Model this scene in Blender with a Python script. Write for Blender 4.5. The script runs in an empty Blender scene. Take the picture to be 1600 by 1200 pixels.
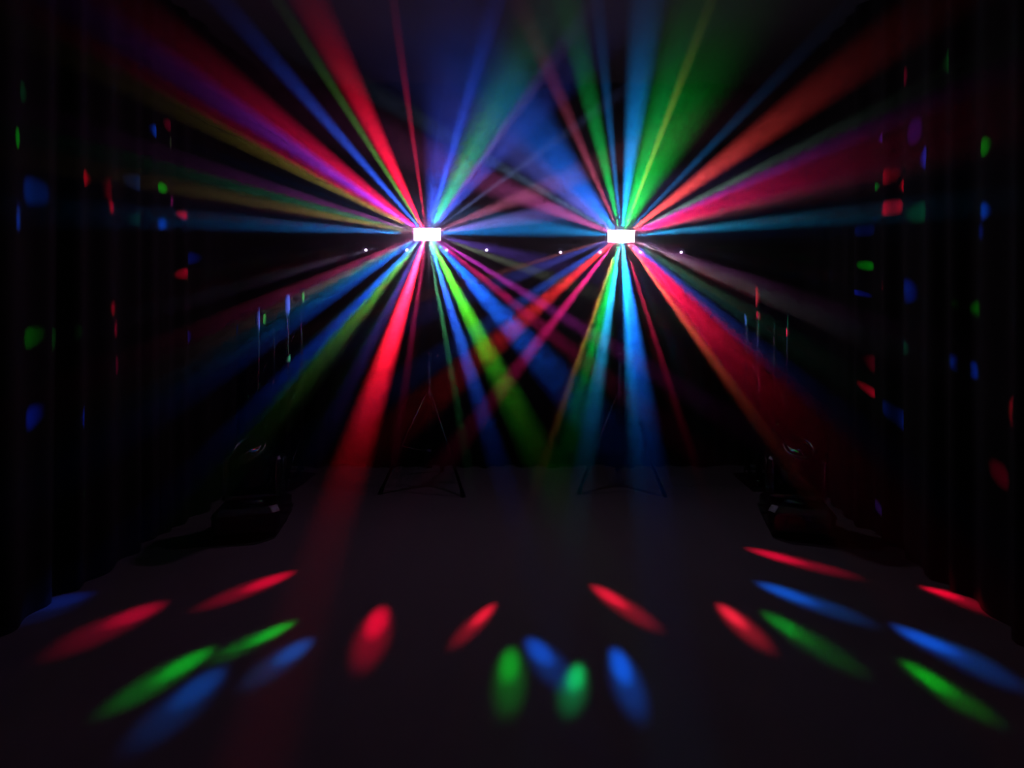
import bpy, math, random
from mathutils import Vector, Matrix
random.seed(7)
S = bpy.context.scene
C = S.collection
# ---------------------------------------------------------------- camera
F, CX, CY, HC = 800.0, 850.0, 470.0, 1.6        # focal length (px), vanishing point (px), lens height (m)
cam = bpy.data.objects.new('camera', bpy.data.cameras.new('camera'))
C.objects.link(cam)
cam.data.sensor_width = 36
cam.data.lens = 36 * F / 1600
cam.data.shift_x = (800 - CX) / 1600
cam.data.shift_y = (CY - 600) / 1600
cam.data.clip_start = 0.02
cam.location = (0, 0, HC)
cam.rotation_euler = (math.pi / 2, 0, 0)
S.camera = cam
S.view_settings.view_transform = 'Standard'
S.view_settings.look = 'None'
S.view_settings.exposure = 0
S.view_settings.gamma = 1
S.view_settings.use_curve_mapping = False
S.cycles.max_bounces = 4
S.cycles.diffuse_bounces = 0
S.cycles.volume_bounces = 0
S.cycles.volume_step_rate = 3
S.cycles.volume_max_steps = 32
S.cycles.use_denoising = True
S.cycles.use_adaptive_sampling = False
S.cycles.denoising_input_passes = 'RGB'
S.cycles.sample_clamp_indirect = 2.0
# ---------------------------------------------------------------- haze: a cloud from the fog machine, thickest round the two light stands
HZ_C, HZ_R, HZ_D, HZ_MIN = (-0.2, 4.35, 2.2), (1.80, 1.02, 0.90), 0.36, 0.00025
world = bpy.data.worlds.new('dark_room_haze')
S.world = world
world.use_nodes = True
nt = world.node_tree
nt.nodes.clear()
wo = nt.nodes.new('ShaderNodeOutputWorld')
bg = nt.nodes.new('ShaderNodeBackground')
bg.inputs[0].default_value = (0, 0, 0, 1)
nt.links.new(bg.outputs[0], wo.inputs['Surface'])
vs = nt.nodes.new('ShaderNodeVolumeScatter')
nt.links.new(vs.outputs[0], wo.inputs['Volume'])
gp = nt.nodes.new('ShaderNodeNewGeometry')
def vmath(op, a, b):
    n = nt.nodes.new('ShaderNodeVectorMath'); n.operation = op
    nt.links.new(a, n.inputs[0])
    if isinstance(b, tuple): n.inputs[1].default_value = b
    else: nt.links.new(b, n.inputs[1])
    return n
def fmath(op, a, b=None):
    n = nt.nodes.new('ShaderNodeMath'); n.operation = op
    for i, v in enumerate((a, b)):
        if v is None: continue
        if isinstance(v, (int, float)): n.inputs[i].default_value = v
        else: nt.links.new(v, n.inputs[i])
    return n.outputs[0]
q = vmath('DIVIDE', vmath('SUBTRACT', gp.outputs['Position'], HZ_C).outputs[0], HZ_R)
d2 = vmath('DOT_PRODUCT', q.outputs[0], q.outputs[0]).outputs['Value']
dens = fmath('ADD', fmath('MULTIPLY', fmath('EXPONENT', fmath('MULTIPLY', d2, -1.0)), HZ_D), HZ_MIN)
nt.links.new(dens, vs.inputs['Density'])
world.cycles.volume_step_size = 0.5
world.cycles.volume_sampling = 'MULTIPLE_IMPORTANCE'
def haze(p):
    return HZ_MIN + HZ_D * math.exp(-sum(((p[i] - HZ_C[i]) / HZ_R[i]) ** 2 for i in range(3)))

# ---------------------------------------------------------------- helpers
def at(px, py, depth):
    return Vector(((px - CX) / F * depth, depth, HC - (py - CY) / F * depth))
def lin(c):
    return tuple((v / 255 / 12.92) if v <= 10 else ((v / 255 + 0.055) / 1.055) ** 2.4 for v in c)
class MB:
    def __init__(self): self.v = []; self.f = []
    def add(self, vs, fs):
        n = len(self.v); self.v += [tuple(p) for p in vs]; self.f += [tuple(i + n for i in f) for f in fs]
    def box(self, c, s, bev=0.0, M=None):
        x, y, z = (k / 2 for k in s)
        if bev <= 0:
            vs = [(sx * x, sy * y, sz * z) for sz in (-1, 1) for sx, sy in ((-1, -1), (1, -1), (1, 1), (-1, 1))]
            fs = [(3, 2, 1, 0), (4, 5, 6, 7)] + [(i, (i + 1) % 4, (i + 1) % 4 + 4, i + 4) for i in range(4)]
        else:
            b = min(bev, x * .95, y * .95, z * .95)
            def ring(zz, ins):
                X, Y, k = x - ins, y - ins, b
                return [(-X + k, -Y, zz), (X - k, -Y, zz), (X, -Y + k, zz), (X, Y - k, zz), (X - k, Y, zz), (-X + k, Y, zz), (-X, Y - k, zz), (-X, -Y + k, zz)]
            rs = [ring(-z, b * .8), ring(-z + b, 0), ring(z - b, 0), ring(z, b * .8)]
            vs = [p for r in rs for p in r]
            fs = [tuple(range(7, -1, -1)), tuple(range(24, 32))]
            for k in range(3):
                fs += [(k * 8 + i, k * 8 + (i + 1) % 8, k * 8 + 8 + (i + 1) % 8, k * 8 + 8 + i) for i in range(8)]
        M = M or Matrix.Identity(3)
        self.add([M @ Vector(p) + Vector(c) for p in vs], fs)
    def tube(self, a, b, r, n=10, r2=None):
        a, b = Vector(a), Vector(b); d = (b - a).normalized()
        u = d.orthogonal().normalized(); w = d.cross(u); r2 = r if r2 is None else r2
        vs = []
        for p, rr in ((a, r), (b, r2)):
            vs += [p + (u * math.cos(2 * math.pi * i / n) + w * math.sin(2 * math.pi * i / n)) * rr for i in range(n)]
        fs = [(i, (i + 1) % n, n + (i + 1) % n, n + i) for i in range(n)] + [tuple(range(n - 1, -1, -1)), tuple(range(n, 2 * n))]
        self.add(vs, fs)
    def lathe(self, prof, c, axis, n=20):
        a = Vector(axis).normalized(); u = a.orthogonal().normalized(); w = a.cross(u)
        vs = [Vector(c) + a * h + (u * math.cos(2 * math.pi * i / n) + w * math.sin(2 * math.pi * i / n)) * r for r, h in prof for i in range(n)]
        m = len(prof)
        fs = [(k * n + i, k * n + (i + 1) % n, (k + 1) * n + (i + 1) % n, (k + 1) * n + i) for k in range(m - 1) for i in range(n)]
        fs += [tuple(range(n - 1, -1, -1)), tuple(range((m - 1) * n, m * n))]
        self.add(vs, fs)
    def build(self, name, mat, parent=None, smooth=False, loc=None):
        me = bpy.data.meshes.new(name); me.from_pydata(self.v, [], self.f); me.update()
        me.materials.append(mat)
        if smooth:
            for p in me.polygons: p.use_smooth = len(p.vertices) < 7
        o = bpy.data.objects.new(name, me); C.objects.link(o)
        if parent: o.parent = parent
        if loc is not None: o.location = loc
        return o
def tag(o, label, cat, group=None):
    o['label'] = label; o['category'] = cat
    if group: o['group'] = group
    return o
def thing(name, loc, label, cat, group=None):
    o = bpy.data.objects.new(name, None); C.objects.link(o); o.location = loc; o.empty_display_size = .1
    return tag(o, label, cat, group)
def copy_tree(o, parent=None):
    c = o.copy(); C.objects.link(c); c.parent = parent
    for ch in [x for x in o.children if x.type in ('MESH', 'EMPTY')]: copy_tree(ch, c)
    return c
def mat(name, col, rough=.6, metal=0.0, noise=0.0, scale=40.0, bump=0.0, spec=.5):
    m = bpy.data.materials.new(name); m.use_nodes = True; t = m.node_tree; b = t.nodes['Principled BSDF']
    b.inputs['Roughness'].default_value = rough; b.inputs['Metallic'].default_value = metal
    b.inputs['Specular IOR Level'].default_value = spec
    tc = t.nodes.new('ShaderNodeTexCoord'); nz = t.nodes.new('ShaderNodeTexNoise'); nz.inputs['Scale'].default_value = scale; nz.inputs['Detail'].default_value = 4
    t.links.new(tc.outputs['Object'], nz.inputs['Vector'])
    r = t.nodes.new('ShaderNodeValToRGB')
    r.color_ramp.elements[0].position = .3; r.color_ramp.elements[1].position = .7
    r.color_ramp.elements[0].color = (*[max(0, c * (1 - noise)) for c in col], 1); r.color_ramp.elements[1].color = (*[min(1, c * (1 + noise)) for c in col], 1)
    t.links.new(nz.outputs['Fac'], r.inputs[0]); t.links.new(r.outputs[0], b.inputs['Base Color'])
    if bump:
        bp = t.nodes.new('ShaderNodeBump'); bp.inputs['Strength'].default_value = bump; bp.inputs['Distance'].default_value = .01
        t.links.new(nz.outputs['Fac'], bp.inputs['Height']); t.links.new(bp.outputs[0], b.inputs['Normal'])
    return m
def emis(name, col, k):
    m = bpy.data.materials.new(name); m.use_nodes = True; b = m.node_tree.nodes['Principled BSDF']
    b.inputs['Base Color'].default_value = (.8, .8, .8, 1); b.inputs['Emission Color'].default_value = (*col, 1); b.inputs['Emission Strength'].default_value = k
    return m
M_floor = mat('grey_dance_vinyl', (.42, .38, .40), .75, noise=.05, scale=6, spec=.15)
M_ceil = mat('painted_ceiling', (.30, .28, .29), .9, noise=.03, scale=3, spec=.1)
M_wall = mat('black_painted_wall', (.02, .02, .02), .9, noise=.1, scale=5, spec=.1)
M_curt = mat('black_stage_velvet', (.085, .08, .082), .95, noise=.15, scale=60, spec=.05)
M_truss = mat('black_glossy_truss', (.05, .05, .053), .25, noise=.1, scale=30, spec=.8)
M_blk = mat('black_powder_coat', (.015, .015, .016), .45, noise=.15, scale=60)
M_plast = mat('black_plastic', (.012, .012, .013), .35, noise=.1, scale=50)
M_rub = mat('black_rubber', (.01, .01, .01), .8, noise=.2, scale=60)
M_glass = mat('dark_lens_glass', (.01, .01, .015), .06, noise=.05, scale=20, spec=.9)
M_label = mat('grey_display', (.03, .035, .04), .2, noise=.1, scale=20)

# ---------------------------------------------------------------- room
XL, XR, YB, YF, ZC = -2.6, 2.26, 4.95, -1.5, 3.70
WL, WR, WB = XL - .16, XR + .16, YB + .16
def struct(name, mb, m, smooth=False):
    o = mb.build(name, m, smooth=smooth); o['kind'] = 'structure'; return o
def wrink(x, y):
    e = max(0.0, 1 - abs(x - XL) / 1.1) + max(0.0, 1 - abs(XR - x) / 1.1) + max(0.0, 1 - abs(YB - y) / .8) * .6
    if y < 1.6: e *= max(0, y - .6)
    return e * .007 * (math.sin(9 * y + 2.2 * math.sin(2.1 * x + y) + 3 * x) + .7 * math.sin(17 * y - 4 * x + 1.3))
b = MB(); nx, ny = 60, 110
xs = [WL + (WR - WL) * i / nx for i in range(nx + 1)]; ys = [YF + (WB - YF) * j / ny for j in range(ny + 1)]
b.add([(x, y, wrink(x, y)) for y in ys for x in xs], [(j * (nx + 1) + i, j * (nx + 1) + i + 1, (j + 1) * (nx + 1) + i + 1, (j + 1) * (nx + 1) + i) for j in range(ny) for i in range(nx)])
fl = struct('floor', b, M_floor, True)
b = MB(); b.box(((WL + WR) / 2, (YF + WB) / 2, ZC + .05), (WR - WL, WB - YF, .1)); struct('ceiling', b, M_ceil)
b = MB(); b.box((WL - .05, (YF + WB) / 2, ZC / 2), (.1, WB - YF + .2, ZC)); struct('wall_left', b, M_wall)
b = MB(); b.box((WR + .05, (YF + WB) / 2, ZC / 2), (.1, WB - YF + .2, ZC)); struct('wall_right', b, M_wall)
b = MB(); b.box(((WL + WR) / 2, WB + .05, ZC / 2), (WR - WL, .1, ZC)); struct('wall_back', b, M_wall)
b = MB(); b.box(((WL + WR) / 2, YF - .05, ZC / 2), (WR - WL, .1, ZC)); struct('wall_rear', b, M_wall)

# ---------------------------------------------------------------- black pleated curtains
def curtain(p0, p1, nrm, label, group, seed):
    p0, p1, nrm = Vector(p0), Vector(p1), Vector(nrm)
    L = (p1 - p0).length; d = (p1 - p0) / L
    rnd = random.Random(seed); ph = [rnd.random() * 6.28 for _ in range(4)]
    nu, nv = int(L / .018), 10
    vs = []
    for j in range(nv + 1):
        h = j / nv; z = .006 + (ZC - .008) * h
        am = 1.0 - .35 * h
        for i in range(nu + 1):
            u = L * i / nu
            w = .030 * math.sin(2 * math.pi * u / .19 + ph[0] + .8 * math.sin(2 * math.pi * u / .55 + ph[1])) + .022 * math.sin(2 * math.pi * u / .62 + ph[2] + .3 * h)
            w += .012 * math.sin(2 * math.pi * u / .33 + ph[3] - .7 * h)
            fade = min(1, u / .05, (L - u) / .05)
            vs.append(p0 + d * u + nrm * (w * am * (.4 + .6 * fade)) + Vector((0, 0, z)))
    fs = [(j * (nu + 1) + i, j * (nu + 1) + i + 1, (j + 1) * (nu + 1) + i + 1, (j + 1) * (nu + 1) + i) for j in range(nv) for i in range(nu)]
    b = MB(); b.add(vs, fs)
    tag(b.build('curtain', M_curt, smooth=True), label, 'curtain', group)
for k, y0, y1 in ((2, .7, 2.1), (3, 2.1, 3.49), (4, 3.49, YB - .08)):
    for X, n, gleam, sd in ((XL, 1, 'blue', 10), (XR, -1, 'red', 30)):
        what = ('two curtains forward of', 'forward of the one beside', 'beside')[k - 2]
        curtain((X, y0, 0), (X, y1, 0), (n, 0, 0), 'pleated black side curtain, ' + what + ' the tower with the ' + gleam + ' gleam', 'black curtains along the side walls', sd + k)
for k in range(4):
    w = (XR - XL - .16) / 4
    what = ('truss tower with the blue gleam', 'stand of the red and magenta rays', 'stand of the cyan and green rays', 'truss tower with the red gleam')[k]
    curtain((XL + .08 + k * w, YB, 0), (XL + .08 + (k + 1) * w, YB, 0), (0, -1, 0), 'black pleated back curtain hanging behind the ' + what, 'black curtains behind the stands', 50 + k)

# ---------------------------------------------------------------- lighting stands, lamps
def rod(name, parent, m, segs, n=10):
    b = MB()
    for s in segs: b.tube(*s, n=n)
    return b.build(name, m, parent, True)
def make_stand(x, y, zbar, bar_x, rays):
    t = thing('lighting_stand', (x, y, 0), 'black tripod stand with a crossbar, under the effect light of the ' + rays, 'light stand', 'tripod lighting stands')
    rod('lower_pole', t, M_blk, [((0, 0, .16), (0, 0, 1.12), .0225)])
    rod('upper_pole', t, M_blk, [((0, 0, 1.08), (0, 0, zbar), .0165)])
    b = MB(); b.lathe([(.03, -.035), (.034, -.02), (.034, .02), (.027, .035)], (0, 0, 1.12), (0, 0, 1), 14); b.build('collar', M_plast, t, True)
    b = MB(); b.tube((.03, 0, 1.12), (.075, 0, 1.12), .006, 8); b.tube((.07, 0, 1.12), (.085, 0, 1.12), .016, 10); b.build('knob', M_plast, t)
    b = MB(); b.lathe([(.036, -.03), (.04, -.02), (.04, .03), (.03, .04)], (0, 0, .78), (0, 0, 1), 14); b.build('leg_hub', M_plast, t, True)
    b = MB(); b.lathe([(.03, -.025), (.035, 0), (.03, .025)], (0, 0, .30), (0, 0, 1), 14); b.build('brace_hub', M_plast, t, True)
    for a in (-35, 85, 205):
        c, s = math.cos(math.radians(a)), math.sin(math.radians(a)); R = .40
        l = rod('leg', t, M_blk, [((c * .035, s * .035, .78), (c * R, s * R, .022), .012)])
        b = MB(); b.tube((c * (R - .012), s * (R - .012), .05), (c * (R + .006), s * (R + .006), .0), .017, 10, .02); b.build('rubber_foot', M_rub, l)
        rod('brace', t, M_blk, [((c * .03, s * .03, .30), (c * .235, s * .235, .375), .008)])
    x0, x1 = min(bar_x) - .09 - x, max(bar_x) + .09 - x
    b = MB(); b.box(((x0 + x1) / 2, 0, zbar), (x1 - x0, .03, .03), .004); b.build('crossbar', M_blk, t)
    b = MB(); b.box((0, 0, zbar - .03), (.07, .05, .05), .006); b.build('bar_clamp', M_plast, t)
    for xx in (x0, x1):
        b = MB(); b.box((xx, 0, zbar), (.012, .036, .036), .004); b.build('end_cap', M_rub, t)
    return t
M_dot = emis('violet_white_led', (.72, .50, 1.0), 8.0)
def make_lamp(x, y, z, zbar, label):
    t = thing('spot_lamp', (x, y, z), label, 'spotlight', 'small lamps under the crossbars')
    b = MB(); b.lathe([(.020, .075), (.032, .06), (.033, -.045), (.035, -.06), (.035, -.068), (.028, -.068), (.027, -.05)], (0, 0, 0), (0, 1, 0), 20); b.build('housing', M_plast, t, True)
    h = zbar - z - .017
    b = MB()
    for s in (-1, 1): b.box((s * .041, .0, (h - .012) / 2), (.004, .022, h + .012))
    b.box((0, 0, h - .0005), (.086, .022, .004)); b.build('bracket', M_blk, t)
    b = MB(); b.lathe([(.027, -.048), (.024, -.052), (.015, -.056), (.002, -.058)], (0, 0, 0), (0, 1, 0), 18); b.build('lens', M_glass, t, True)
    b = MB(); b.lathe([(.0115, -.055), (.0105, -.062), (.006, -.066), (.001, -.067)], (0, 0, 0), (0, 1, 0), 12); b.build('led', M_dot, t, True)
    for s in (-1, 1):
        b = MB(); b.tube((s * .031, 0, 0), (s * .055, 0, 0), .010, 10); b.build('knob', M_plast, t)
    return t
def glow(n, c): return emis('lens_glow_' + n, c, 24.0)
LENSES = [[glow('rose', (1, .3, .6)), glow('violet', (.7, .35, 1)), glow('white', (1, .7, .95))], [glow('blush', (1, .4, .65)), glow('ice', (.45, .65, 1)), glow('pale', (1, .8, .9))]]
def make_derby(x, z, label, LENS):
    t = thing('derby_light', (x, 4.40, z), label, 'effect light', 'multi-beam effect lights')
    b = MB(); b.box((0, .02, 0), (.245, .13, .115), .010); b.build('housing', M_plast, t)
    b = MB(); b.box((0, .105, .0), (.16, .05, .08), .008); b.build('fan_cover', M_blk, t)
    b = MB(); b.box((0, -.048, 0), (.236, .012, .108), .004); b.build('lens_frame', M_blk, t)
    for s in (-1, 1):
        b = MB(); b.box((s * .128, .02, -.0237), (.006, .03, .0676)); b.build('bracket', M_blk, t)
    for s in (-1, 1):
        b = MB(); b.tube((s * .128, .02, 0), (s * .146, .02, 0), .014, 10); b.build('knob', M_plast, t)
    k = 0
    for r in range(2):
        for c in range(6):
            cx = (c - 2.5) * .0372; cz = (r - .5) * .0515
            bow = -.062 - .016 * (1 - ((c - 2.5) / 2.5) ** 2)
            b = MB(); n = 4; g = [(i / n * 2 - 1, j / n * 2 - 1) for j in range(n + 1) for i in range(n + 1)]
            b.add([(cx + u * .0178, bow - .006 * (1 - u * u) * (1 - w * w), cz + w * .0248) for u, w in g], [(j * (n + 1) + i, j * (n + 1) + i + 1, (j + 1) * (n + 1) + i + 1, (j + 1) * (n + 1) + i) for j in range(n) for i in range(n)])
            b.add([(cx + u * .0178, v, cz + w * .0248) for v in (bow, -.052) for u, w in ((-1, -1), (1, -1), (1, 1), (-1, 1))], [(0, 1, 5, 4), (1, 2, 6, 5), (2, 3, 7, 6), (3, 0, 4, 7)])
            b.build('lens', LENS[(c + r * 2 + c // 3) % 3], t); k += 1
    return t
UNITS = []
for p0, dots, dy, lab in (((667, 366), (571, 635, 697.5, 760), 390.5, 'white glowing multi-beam effect light throwing the red and magenta rays upward'),
                          ((971, 369), (876, 938, 1001, 1065), 394, 'white glowing multi-beam effect light throwing the cyan and wide green rays upward')):
    c = at(p0[0], p0[1], 4.33)
    bar_x = [at(px, dy, 4.345).x for px in dots]; zd = at(0, dy, 4.345).z
    zbar = c.z - .058 - .015
    rays, gleam = (('red and magenta rays', 'blue'), ('cyan and green rays', 'red'))[len(UNITS)]
    st = make_stand(c.x, 4.415, zbar, bar_x, rays)
    for n, bx in enumerate(bar_x if not UNITS else bar_x[::-1]):        # counted from that side's truss tower
        make_lamp(bx, 4.415, zd, zbar, 'tiny violet white lamp, ' + ('first', 'second', 'third', 'fourth')[n] + ' on its crossbar from the truss tower with the ' + gleam + ' gleam')
    UNITS.append((make_derby(c.x, c.z, lab, LENSES[len(UNITS)]), p0))

# ---------------------------------------------------------------- truss towers
def make_tower(x, y):
    t = thing('truss_tower', (x, y, 0), 'black square truss tower by the side curtain, blue gleam on one tube', 'truss tower', 'black truss towers')
    H, a = 1.79, .125
    b = MB(); b.box((0, 0, .006), (.44, .44, .012), .004); b.build('base_plate', M_truss, t)
    b = MB(); b.box((0, 0, H - .005), (.315, .315, .010), .003); b.build('top_plate', M_truss, t)
    for sx in (-1, 1):
        for sy in (-1, 1):
            rod('chord', t, M_truss, [((sx * a, sy * a, .012), (sx * a, sy * a, H - .01), .025)], 14)
            b = MB(); b.lathe([(.033, 0), (.033, .05), (.027, .06)], (sx * a, sy * a, .012), (0, 0, 1), 14); b.build('chord_foot', M_truss, t, True)
    n = 6; z0, z1 = .10, H - .08
    for f in range(4):
        R = Matrix.Rotation(f * math.pi / 2, 3, 'Z')
        for i in range(n):
            za, zb = z0 + (z1 - z0) * i / n, z0 + (z1 - z0) * (i + 1) / n
            s = 1 if (i + f) % 2 else -1
            rod('brace', t, M_truss, [(R @ Vector((-s * a, -a, za)), R @ Vector((s * a, -a, zb)), .008)], 8)
        for z in (z0 - .02, z1 + .02):
            rod('cross_tube', t, M_truss, [(R @ Vector((-a, -a, z)), R @ Vector((a, -a, z)), .010)], 8)
    return t
tw = make_tower(at(426.5, 0, 4.39).x, 4.51)
t2 = copy_tree(tw); t2.location = (at(1208, 0, 4.39).x, 4.51, 0)
t2['label'] = 'black square truss tower by the side curtain, red gleam on one tube'

# ---------------------------------------------------------------- moving heads standing on the floor
def make_head(x, y, rz):
    t = thing('moving_head_light', (x, y, 0), 'unlit black moving head light on the floor before the truss tower with the blue gleam', 'stage light', 'moving heads on the floor')
    b = MB(); b.box((0, 0, .115), (.42, .36, .19), .035); base = b.build('base', M_plast, t)
    b = MB(); b.box((-.04, -.178, .125), (.13, .010, .06), .003); b.build('display', M_label, base)
    b = MB(); b.box((.10, -.178, .125), (.07, .012, .05), .003); b.build('button_panel', M_rub, base)
    for s in (-1, 1):
        b = MB(); b.tube((s * .205, -.07, .13), (s * .235, -.07, .13), .008, 8); b.tube((s * .205, .07, .13), (s * .235, .07, .13), .008, 8); b.tube((s * .232, -.075, .13), (s * .232, .075, .13), .010, 8); b.build('handle', M_rub, base)
        for sy in (-1, 1):
            b = MB(); b.lathe([(.024, 0), (.026, .006), (.022, .028)], (s * .16, sy * .13, 0), (0, 0, 1), 12); b.build('foot', M_rub, base)
    b = MB(); b.lathe([(.11, .20), (.115, .21), (.10, .235), (.06, .24)], (0, 0, 0), (0, 0, 1), 24); b.build('pan_bearing', M_blk, t, True)
    b = MB(); b.box((0, 0, .25), (.36, .15, .035), .012)
    yk = b.build('yoke', M_plast, t)
    for s in (-1, 1):
        b = MB(); b.box((s * .165, 0, .385), (.052, .15, .27), .020); arm = b.build('yoke_arm', M_plast, yk)
        b = MB(); b.lathe([(.05, 0), (.052, .01), (.03, .016)], (s * .190, 0, .45), (s, 0, 0), 18); b.build('tilt_cover', M_blk, arm, True)
    ax = Vector((0, -.50, .86)).normalized(); c = Vector((0, 0, .455))
    b = MB(); b.lathe([(.05, -.165), (.10, -.15), (.118, -.10), (.122, .02), (.112, .10), (.108, .15), (.100, .175), (.086, .175), (.084, .165)], c, ax, 28); hd = b.build('head', M_plast, t, True)
    b = MB(); b.lathe([(.084, .160), (.07, .172), (.04, .180), (.002, .183)], c, ax, 24); b.build('front_lens', M_glass, hd, True)
    for k in range(5):
        b = MB(); b.lathe([(.121, -.09 + k * .022), (.126, -.086 + k * .022), (.126, -.080 + k * .022), (.121, -.076 + k * .022)], c, ax, 24); b.build('cooling_fin', M_blk, hd, True)
    for s in (-1, 1):
        b = MB(); b.tube(c + Vector((s * .10, 0, 0)), c + Vector((s * .15, 0, 0)), .03, 12); b.build('tilt_axle', M_blk, hd, True)
    t.rotation_euler = (0, 0, math.radians(rz))
    return t
mh = make_head(-2.03, 3.58, 12)
m2 = copy_tree(mh); m2['label'] = 'unlit black moving head light on the floor before the truss tower with the red gleam'; m2.location = (1.76, 3.58, 0); m2.rotation_euler = (0, 0, math.radians(-12))

# ---------------------------------------------------------------- the light the two effect lights throw
CAM = Vector((0, 0, HC)); BEAM_GAIN = .9
def spot(unit, name, P, xaxis, d, ha_x, ha_y, rgb, blend, intensity, radius=.006):
    """a spotlight at P along d; half angles along xaxis and across it"""
    m = max(rgb)
    L = bpy.data.lights.new(name, 'SPOT'); L.energy = intensity * 4 * math.pi; L.color = tuple(c / m for c in rgb)
    L.shadow_soft_size = radius; L.spot_size = min(3.0, 2 * ha_y); L.spot_blend = blend
    o = bpy.data.objects.new(name, L); C.objects.link(o)
    z = -d.normalized(); x = (xaxis - z * xaxis.dot(z)).normalized(); y = z.cross(x)
    o.parent = unit
    o.location = P - Vector(unit.location)
    o.rotation_euler = Matrix((x, y, z)).transposed().to_euler()
    o.scale = (math.tan(ha_x) / math.tan(ha_y), 1, 1)
    return o
def origin(ui, q):
    px, py = UNITS[ui][1]
    a = math.atan2(q[1] - py, q[0] - px)
    return at(px + 7 * math.cos(a), py + 3 * math.sin(a), 4.30)
def landing(P, D):
    ts = []
    for o, d, lo, hi in ((P.x, D.x, XL, XR), (P.y, D.y, YF, YB), (P.z, D.z, 0, ZC)):
        if d > 1e-6: ts.append((hi - o) / d)
        elif d < -1e-6: ts.append((lo - o) / d)
    return P + D * min(ts)
def lands_outside(P, D, h):
    a = D.orthogonal().normalized(); b_ = D.cross(a)
    for i in range(8):
        E = (D + (a * math.cos(i * math.pi / 4) + b_ * math.sin(i * math.pi / 4)) * h).normalized()
        X = landing(P, E)
        if X.y < .25: continue
        x, y = CX + X.x / X.y * F, CY - (X.z - HC) / X.y * F
        if -140 < x < 1740 and -40 < y < 1240: return False
    return True
def beam(ui, qx, qy, hw, srgb, gain=BEAM_GAIN):
    """a ray in the haze, seen through pixel q with that half width and colour; it comes towards
    the lens just steeply enough to land outside the picture"""
    unit, p0 = UNITS[ui]
    P = origin(ui, (qx, qy))
    u = (at(qx, qy, P.y) - P).normalized(); c = (CAM - P).normalized()
    tgt = (Vector((qx, qy)) - Vector(p0)).length
    k = .2
    while True:
        D = (u + c * k).normalized()
        lo, hi = 0.0, 12.0
        for _ in range(40):
            s = (lo + hi) / 2; X = P + D * s
            far = X.y < .05 or (Vector((CX + X.x / X.y * F, CY - (X.z - HC) / X.y * F)) - Vector(p0)).length > tgt
            if far: hi = s
            else: lo = s
        s = lo; X = P + D * s
        half = hw / F * X.y
        ang = math.atan(half / s) * 1.35
        if k > 6 or lands_outside(P, D, ang): break
        k += .05
    V = (CAM - X).normalized(); sn = max(.25, D.cross(V).length)
    rgb = lin(srgb)
    rgb = tuple(max(c, .006 * max(rgb)) for c in rgb)
    I = gain * max(rgb) * s * s * 4 * math.pi / (haze(X) * 2 * half / sn * .62)
    spot(unit, 'beam', P, Vector((1, .1, .2)), D, ang, ang, rgb, .95, I, .010)
def aim(ui, A, B, hw3, srgb, albedo, nrm, blend=1.0, name='patch', radius=.006):
    """a narrow ray that lands between points A and B of a surface"""
    unit, p0 = UNITS[ui]; mid = (A + B) / 2
    px = (CX + mid.x / mid.y * F, CY - (mid.z - HC) / mid.y * F)
    P = origin(ui, px); d = mid - P; r = d.length
    ax = (B - A); axp = ax - d.normalized() * ax.dot(d.normalized())
    ha_x = max(.004, math.atan(axp.length / 2 / r)); ha_y = max(.003, math.atan(hw3 / r))
    cosn = max(.12, abs(d.normalized().dot(Vector(nrm))))
    rgb = lin(srgb); I = max(rgb) * math.pi / albedo * r * r / cosn
    spot(unit, name, P, axp if axp.length > 1e-4 else Vector((0, 0, 1)), d, ha_x * 1.15, ha_y * 1.35, rgb, blend, I, radius)
def floor_pt(px, py):
    return at(px, py, F * HC / (py - CY))
def floor_patch(ui, A, B, hw, srgb):
    a, b_ = floor_pt(*A), floor_pt(*B); m = (a + b_) / 2
    # half width in pixels across the image line -> metres on the floor across the streak
    t = (Vector(B) - Vector(A)).normalized(); n = Vector((-t.y, t.x)); mp = (Vector(A) + Vector(B)) / 2
    w0, w1 = floor_pt(*(mp - n * hw)), floor_pt(*(mp + n * hw))
    e = (b_ - a).normalized(); w = (w1 - w0) / 2
    hwm = max(.010, (w - e * w.dot(e)).length)
    aim(ui, a, a.lerp(b_, .70), hwm * .8, tuple(v * .9 for v in srgb), .40, (0, 0, 1), radius=.022)
    aim(ui, a.lerp(b_, .05), b_ + (b_ - a) * .18, hwm * 1.15, tuple(v * .52 for v in srgb), .40, (0, 0, 1), radius=.03)
def wall_speck(px, py, hw, hh, srgb):
    ui = 0 if px < 800 else 1
    X = XL if ui == 0 else XR
    dep = X * F / (px - CX)
    c = at(px, py, dep); s = dep / F
    A, B = c + Vector((0, 0, hh * s)), c - Vector((0, 0, hh * s))
    P = origin(ui, (px, py)); d = (c - P).normalized()
    # across: the image half width is foreshortened depth along the wall
    dep2 = X * F / (px + hw * (1 if ui == 0 else -1) - CX)
    along = abs(dep2 - dep)
    aim(ui, A, B, max(.008, along * abs(d.x)), srgb, .085, (1, 0, 0), 1.0, 'speck')

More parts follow.
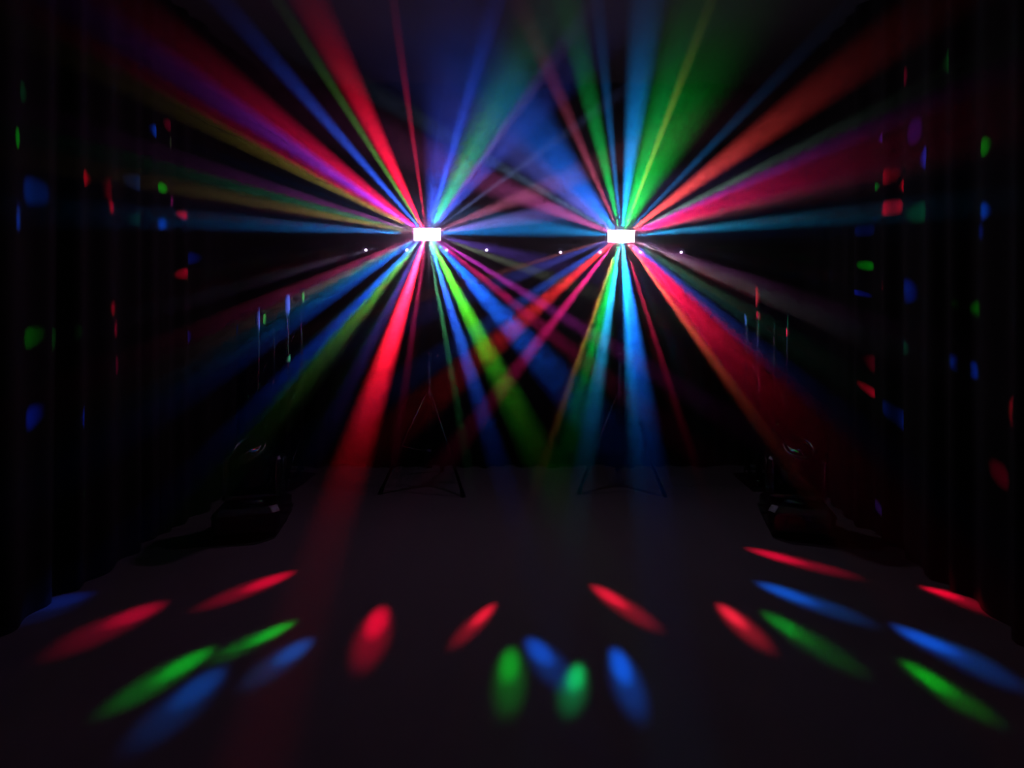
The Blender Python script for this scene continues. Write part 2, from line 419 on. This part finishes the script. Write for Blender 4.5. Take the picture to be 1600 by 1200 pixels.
LEFT = [(640, 180, 4, (120, 10, 35)), (572, 178, 14, (190, 5, 40)), (540, 168, 6, (40, 70, 25)), (518, 198, 8, (20, 50, 150)),
        (450, 200, 16, (110, 0, 30)), (455, 228, 12, (90, 20, 112)), (448, 244, 7, (100, 0, 34)), (440, 253, 9, (60, 52, 18)),
        (400, 285, 9, (35, 8, 35)), (400, 300, 8, (12, 40, 25)), (450, 325, 7, (70, 58, 25)), (450, 353, 9, (0, 55, 95)),
        (500, 412, 5, (30, 25, 40)), (500, 436, 7, (85, 20, 45)), (500, 450, 7, (60, 50, 50)), (500, 464, 8, (0, 55, 80)), (500, 476, 9, (0, 35, 110)),
        (510, 525, 9, (0, 35, 120)), (535, 521, 10, (35, 80, 25)), (562, 505, 5, (12, 40, 15)), (585, 525, 8, (25, 20, 70)),
        (590, 600, 17, (205, 0, 36)), (643, 530, 4, (80, 5, 35)), (700, 550, 4, (20, 70, 40)), (722, 540, 8, (25, 70, 190)),
        (756, 540, 13, (38, 150, 24)), (800, 512, 16, (8, 60, 170)), (800, 472, 7, (120, 8, 60)), (812, 453, 6, (120, 25, 110)),
        (800, 412, 6, (60, 65, 55)), (800, 397, 9, (45, 30, 90)), (800, 358, 10, (0, 85, 160)), (800, 343, 10, (95, 85, 170)),
        (790, 318, 9, (120, 60, 85)), (760, 300, 3, (55, 65, 105)), (740, 283, 10, (50, 70, 190)), (735, 274, 4, (110, 85, 170)),
        (725, 255, 15, (55, 130, 60)), (717, 200, 7, (25, 55, 170)), (720, 110, 55, (6, 14, 60)), (792, 150, 24, (0, 55, 60))]
RIGHT = [(860, 235, 28, (10, 70, 170)), (890, 305, 12, (80, 90, 200)), (860, 325, 10, (150, 60, 120)), (870, 312, 4, (70, 90, 120)),
         (870, 359, 9, (0, 100, 160)), (905, 220, 7, (110, 40, 60)), (932, 200, 11, (0, 120, 50)), (955, 215, 5, (10, 80, 140)),
         (990, 200, 13, (0, 120, 200)), (1052, 175, 48, (0, 92, 24)), (1003, 270, 9, (10, 150, 75)), (1040, 190, 5, (95, 90, 30)),
         (1090, 250, 5, (5, 55, 95)), (1150, 238, 15, (150, 38, 38)), (1170, 272, 6, (45, 60, 50)), (1180, 280, 8, (80, 20, 85)),
         (1190, 298, 20, (125, 0, 40)), (1160, 325, 8, (70, 30, 40)), (1180, 350, 9, (0, 65, 90)),
         (1120, 430, 7, (62, 62, 66)), (1120, 419, 6, (62, 26, 58)), (1110, 455, 10, (15, 50, 35)), (1110, 482, 9, (20, 35, 100)),
         (1110, 520, 24, (145, 0, 36)), (1105, 550, 6, (110, 45, 20)), (1030, 550, 4, (80, 5, 25)), (995, 560, 13, (5, 80, 195)),
         (983, 560, 7, (10, 95, 160)), (940, 560, 9, (20, 110, 150)), (922, 560, 12, (0, 95, 35)), (905, 560, 4, (90, 70, 25)),
         (840, 480, 11, (170, 25, 30)), (850, 522, 8, (130, 10, 60)), (840, 455, 8, (20, 45, 120)), (850, 415, 7, (35, 40, 110)), (850, 405, 3, (85, 45, 45))]
for r in LEFT: beam(0, *r)
for r in RIGHT: beam(1, *r)
for r in [(0, (258, 938), (110, 1010), 14, (150, 0, 30)), (0, (462, 893), (335, 940), 8, (210, 0, 40)), (0, (335, 1012), (190, 1095), 13, (0, 150, 25)),
          (0, (462, 972), (350, 1022), 8, (0, 165, 30)), (0, (345, 1040), (235, 1150), 22, (0, 45, 120)), (0, (490, 998), (395, 1060), 13, (0, 60, 140)),
          (0, (597, 945), (572, 1030), 20, (225, 0, 42)), (1, (773, 942), (718, 1000), 9, (255, 20, 50)), (0, (925, 913), (1010, 972), 10, (250, 15, 50)),
          (0, (825, 995), (880, 1065), 18, (0, 70, 190)), (1, (795, 1010), (798, 1100), 18, (0, 150, 25)), (1, (905, 1035), (890, 1105), 17, (0, 190, 90)),
          (1, (958, 1010), (995, 1105), 17, (0, 85, 220)), (1, (1122, 942), (1190, 1005), 11, (255, 30, 55)), (1, (1190, 955), (1320, 1035), 12, (0, 120, 25)),
          (1, (1180, 910), (1330, 963), 9, (0, 75, 190)), (1, (1165, 857), (1310, 895), 6, (220, 0, 45)), (1, (1440, 916), (1540, 954), 6, (255, 0, 45)),
          (1, (1395, 977), (1560, 1055), 12, (0, 75, 200)), (1, (1410, 1030), (1530, 1115), 12, (0, 150, 20)), (0, (135, 922), (20, 975), 14, (0, 15, 75))]:
    floor_patch(*r)
for r in [(18, 213, 9, 18, (0, 75, 5)), (40, 145, 9, 18, (0, 25, 10)), (58, 300, 14, 24, (0, 20, 75)), (19, 340, 9, 22, (0, 30, 120)), (133, 278, 9, 14, (115, 0, 10)),
          (155, 295, 3, 16, (70, 0, 8)), (161, 323, 5, 12, (160, 0, 25)), (243, 205, 4, 11, (0, 35, 120)), (262, 195, 4, 10, (60, 0, 15)), (267, 224, 4, 11, (25, 30, 18)),
          (207, 284, 8, 14, (0, 20, 50)), (256, 294, 4, 9, (0, 120, 10)), (272, 315, 4, 10, (140, 10, 90)), (283, 336, 3, 8, (180, 0, 30)), (256, 350, 4, 10, (0, 60, 190)),
          (208, 343, 7, 12, (0, 35, 25)), (295, 347, 5, 6, (0, 35, 30)), (302, 403, 5, 10, (0, 10, 70)), (269, 431, 3, 10, (10, 110, 25)), (284, 428, 4, 9, (140, 0, 25)),
          (289, 440, 3, 7, (70, 85, 10)), (294, 446, 4, 8, (110, 0, 30)), (221, 432, 8, 12, (0, 12, 60)), (164, 485, 5, 13, (145, 0, 20)), (180, 515, 6, 14, (110, 0, 18)),
          (56, 525, 11, 18, (0, 50, 0)), (107, 523, 9, 18, (0, 35, 5)), (270, 491, 3, 5, (10, 20, 130)), (297, 525, 5, 12, (5, 10, 80)), (185, 570, 5, 16, (50, 0, 15)),
          (58, 648, 9, 20, (0, 12, 85)), (125, 655, 8, 18, (0, 12, 80)), (222, 490, 8, 12, (0, 25, 15)), (128, 775, 6, 12, (0, 20, 3)),
          (1535, 230, 9, 16, (0, 80, 5)), (1478, 97, 7, 20, (0, 40, 10)), (1447, 245, 10, 19, (15, 20, 110)), (1430, 205, 7, 22, (35, 5, 60)), (1418, 118, 4, 16, (60, 0, 15)),
          (1377, 215, 5, 9, (45, 10, 85)), (1367, 293, 4, 8, (5, 90, 25)), (1388, 275, 3, 14, (120, 0, 15)), (1398, 292, 5, 12, (165, 0, 25)), (1389, 325, 4, 13, (180, 0, 35)),
          (1377, 328, 3, 13, (70, 0, 25)), (1364, 344, 4, 8, (0, 55, 170)), (1353, 360, 5, 10, (0, 10, 60)), (1437, 332, 14, 18, (0, 45, 25)), (1534, 330, 9, 15, (0, 35, 125)),
          (1525, 362, 8, 14, (0, 8, 65)), (1354, 415, 3, 8, (0, 115, 10)), (1381, 447, 3, 13, (160, 0, 25)), (1422, 455, 9, 20, (0, 15, 85)), (1510, 480, 7, 14, (0, 65, 0)),
          (1351, 460, 4, 5, (5, 15, 100)), (1339, 530, 4, 9, (0, 70, 35)), (1357, 565, 4, 14, (60, 0, 12)), (1355, 608, 4, 8, (140, 0, 25)), (1505, 572, 7, 14, (0, 25, 110)),
          (1417, 545, 7, 12, (0, 40, 25)), (1393, 645, 8, 16, (0, 15, 70)), (1573, 640, 10, 24, (115, 0, 12)), (1553, 735, 8, 20, (55, 0, 10)), (1370, 790, 4, 9, (25, 10, 55))]:
    wall_speck(*r)
# glints on the truss towers
for ui, px, py, dep, hh, col in [(0, 402, 500, 4.385, 20, (80, 110, 255)), (0, 479, 462, 4.635, 10, (90, 230, 110)), (1, 1181, 462, 4.385, 17, (255, 60, 80)), (1, 1163, 500, 4.635, 10, (90, 130, 255)),
                                 (0, 453, 560, 4.385, 6, (60, 160, 120)), (1, 1236, 523, 4.385, 8, (140, 10, 40))]:
    c = at(px, py, dep)
    aim(ui, c + Vector((0, 0, hh * dep / F)), c - Vector((0, 0, hh * dep / F)), .02, col, .08, (1, 0, 0), 1.0, 'glint')
